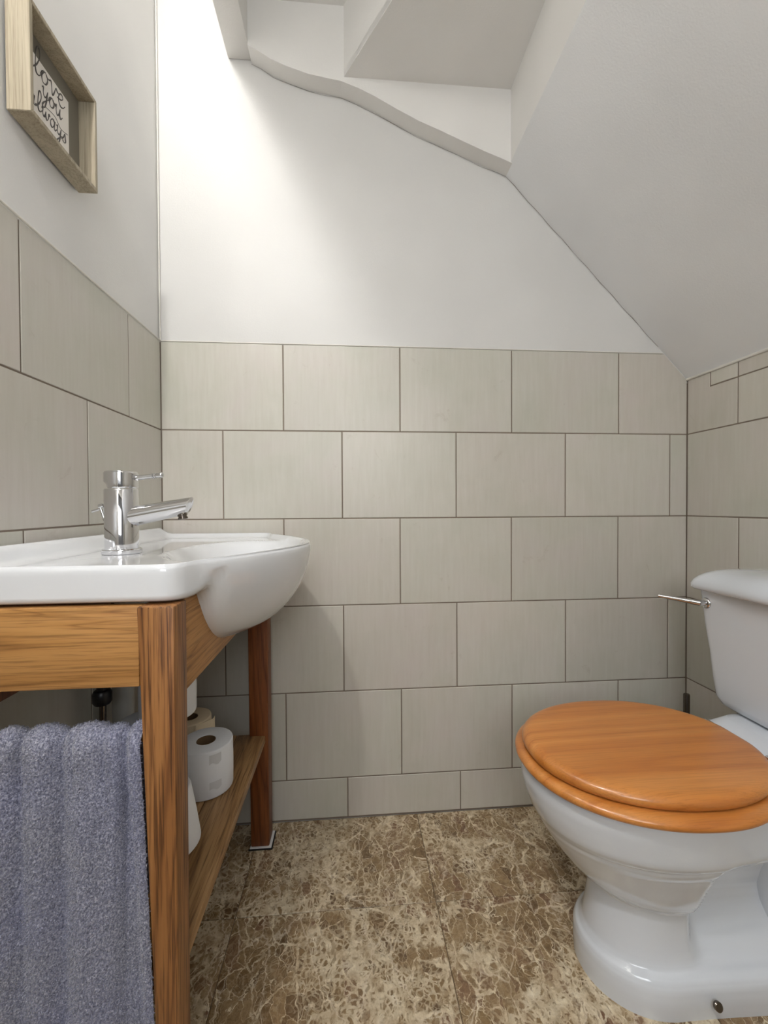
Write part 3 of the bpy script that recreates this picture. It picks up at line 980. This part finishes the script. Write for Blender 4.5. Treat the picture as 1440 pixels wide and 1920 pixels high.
obj('lid', slab(.4205, .4435, .01), M['pine'], toi, autos=60)
obj('seat', slab(.4005, .4190, .01, x0=.332, xc=.575, hw=.196, axb=.2125, cut=.785), M['pine'], toi, autos=60)
for s in (-1, 1):
    obj('hinge', join(lathe([(.006, 0), (.006, .03)], (.790, CY + s * .07 - .015, .424), 'Y', 16), lathe([(.012, 0), (.012, .008), (.005, .009), (.005, .018)], (.790, CY + s * .07, .405), 'Z', 16)), M['chrome'], toi, autos=40)
obj('buffer', box(.50, .516, CY - .179, CY - .168, .3985, .4015, .001), M['sealant'], toi)

# cistern body: tapers downwards
crs = []
for z, xf, hw, r in ((.4315, .885, .126, .03), (.4335, .876, .140, .035), (.440, .868, .151, .035), (.455, .863, .157, .03), (.50, .861, .163, .028), (.56, .860, .170, .026), (.62, .858, .180, .024), (.698, .857, .190, .022), (.700, .86, .187, .022)):
    crs.append(rrect(xf, XR - .006, hw, z, r))
cis = obj('cistern', rings(crs), M['ceramic_toilet'], toi, autos=50)


def lid_ring(z, xf, hw, r):
    pts = rrect(xf, XR - .004, hw, z, r, 14); out = []
    return pts


lr = [(.7010, .860, .190, .022), (.7015, .843, .202, .03), (.706, .838, .207, .034), (.715, .838, .208, .036), (.724, .842, .205, .038), (.733, .850, .199, .038), (.741, .862, .190, .037), (.747, .877, .178, .036), (.752, .897, .160, .034), (.7545, .925, .132, .03), (.7555, .955, .09, .02)]
rr3 = []
for z, xf, hw, r in lr:
    ring = []
    # subdivided outline so the front can bow
    base = rrect(xf, XR - .004, hw, z, r, 12); dense = []
    for i, p in enumerate(base):
        q = base[(i + 1) % len(base)]; m_ = 14 if abs(p[1] - q[1]) > .08 else 1
        for k in range(m_): t = k / m_; dense.append((p[0] + (q[0] - p[0]) * t, p[1] + (q[1] - p[1]) * t, z))
    for x, y, zz in dense:
        c_ = max(0, 1 - abs(y - CY) / .13); c_ = c_ * c_ * (3 - 2 * c_)
        f_ = 1 if x < .93 else 0
        ring.append((x - .014 * c_ * f_, y, zz + (.004 * c_ if z > .70 else -.004 * c_)))
    rr3.append(ring)
obj('cistern_lid', rings(rr3), M['ceramic_toilet'], toi, autos=50)
lev = obj('flush_lever', join(lathe([(.0135, 0), (.0135, .002), (.0115, .005), (.008, .006), (.0065, .0062), (.006, .020)], (.858, .955, .670), (-1, 0, 0), 24),
                             tube(spline([(.842, .955, .670), (.835, .962, .6705), (.822, .976, .672), (.800, .999, .6745), (.782, 1.016, .6765)], 6),
                                  [.0068] * 5 + [.0066] * 5 + [.0058] * 5 + [.005] * 5 + [.0045] * 5, 16)), M['chrome'], toi, autos=50)

# ------------------------------------------------------------------ toilet brush in the corner
tb = thing('toilet_brush', 'dark metal toilet brush handle rising in the corner behind the toilet', 'toilet brush', (.985, 1.16, 0))
obj('holder', lathe([(.034, 0), (.036, .003), (.036, .215), (.033, .220), (.012, .222)], (.985, 1.165, .0005), 'Z', 32), M['dark_chrome'], tb, autos=40)
obj('handle', lathe([(.0085, .22), (.0085, .348), (.0075, .3505), (.003, .351)], (.985, 1.165, .0), 'Z', 24), M['dark_chrome'], tb, autos=40)

# ------------------------------------------------------------------ framed print on the left wall
FY0, FY1, FZ0, FZ1, FD = .702, .877, 1.519, 1.696, .036
pf_ = thing('picture_frame', 'small square box frame in pale wood with cursive print on left wall', 'picture frame', (XL, .79, 1.52))
X0, X1 = XL + .0005, XL + FD; ft = .0075
def mitre(y0, z0, y1, z1, ny, nz):
    # one frame side with mitred ends; (ny,nz) points inwards
    i0 = (y0 + (ft if ny == 0 else 0) * (1 if y1 > y0 else -1) + ny * ft, z0 + nz * ft + (ft if nz == 0 else 0) * (1 if z1 > z0 else -1))
    i1 = (y1 - (ft if ny == 0 else 0) * (1 if y1 > y0 else -1) + ny * ft, z1 + nz * ft - (ft if nz == 0 else 0) * (1 if z1 > z0 else -1))
    q = [(y0, z0), (y1, z1), i1, i0]
    b_ = [(X0, y, z) for y, z in q]; t_ = [(X1, y, z) for y, z in q]
    return bevelled(hexa(b_, t_), .0008, 1)
for a_ in ((FY0, FZ0, FY1, FZ0, 0, 1), (FY1, FZ0, FY1, FZ1, -1, 0), (FY1, FZ1, FY0, FZ1, 0, -1), (FY0, FZ1, FY0, FZ0, 1, 0)):
    obj('frame_side', mitre(*a_), M['frame_wood'], pf_)
obj('backing_board', box(X0, X0 + .006, FY0 + ft, FY1 - ft, FZ0 + ft, FZ1 - ft), M['backing'], pf_)
pr_ = obj('print', box(X0 + .006, X0 + .0072, .735, .838, 1.556, 1.657), M['print_paper'], pf_)
# cursive lettering, stroke by stroke (unit height letters, x advances)
GL = {
    'l': ([(0, .1), (.25, .5), (.42, 1.1), (.32, 1.5), (.17, 1.35), (.15, .6), (.25, .08), (.45, .08), (.6, .3)], .55),
    'o': ([(0, .3), (.12, .6), (.35, .72), (.2, .6), (.08, .3), (.2, .03), (.42, .12), (.5, .42), (.36, .68), (.45, .55), (.65, .6)], .6),
    'v': ([(0, .6), (.12, .68), (.22, .4), (.3, .03), (.42, .3), (.52, .68), (.6, .58), (.72, .55)], .65),
    'e': ([(0, .3), (.25, .38), (.42, .58), (.3, .75), (.14, .6), (.1, .25), (.28, .02), (.5, .12), (.62, .32)], .58),
    'y': ([(0, .6), (.1, .7), (.13, .35), (.25, .12), (.42, .3), (.5, .7), (.46, .1), (.36, -.5), (.2, -.62), (.15, -.45), (.35, -.1), (.62, .25)], .62),
    'u': ([(0, .45), (.1, .7), (.12, .3), (.25, .04), (.4, .25), (.48, .7), (.48, .25), (.6, .04), (.74, .3)], .74),
    'w': ([(0, .5), (.08, .7), (.12, .25), (.24, .04), (.36, .3), (.4, .6), (.42, .25), (.54, .04), (.68, .3), (.7, .68), (.82, .58)], .84),
    'a': ([(.45, .6), (.28, .72), (.08, .45), (.1, .12), (.25, .03), (.42, .3), (.48, .68), (.46, .2), (.58, .04), (.7, .25)], .68),
    's': ([(0, .1), (.2, .45), (.3, .78), (.38, .45), (.42, .15), (.25, .02), (.1, .12)], .5),
}


def word(txt, y, z, s, sl=0.0):
    gs = []
    for ch in txt:
        pts, adv = GL[ch]
        gs.append(tube([Vector((X0 + .0074, y + (p.x + p.z * 0) * s, z + p.y * s + (p.x * s) * sl)) for p in spline([(a2 + .12 * b2, b2, 0) for a2, b2 in pts], 5)],
                       [(.0006 + .0006 * (0.5 + .5 * math.sin(i * .45))) for i in range((len(pts) - 1) * 5 + 1)], 6))
        y += adv * s; z += adv * s * sl
    return join(*gs)


obj('lettering', word('love', .7475, 1.628, .0325), M['ink'], pr_)
obj('lettering', word('you', .768, 1.604, .026), M['ink'], pr_)
obj('lettering', word('always', .738, 1.571, .0235), M['ink'], pr_)
obj('lettering', tube(spline([(X0 + .0074, .775, 1.592), (X0 + .0074, .80, 1.597), (X0 + .0074, .815, 1.589), (X0 + .0074, .834, 1.594)], 6), .0005, 6), M['ink'], pr_)
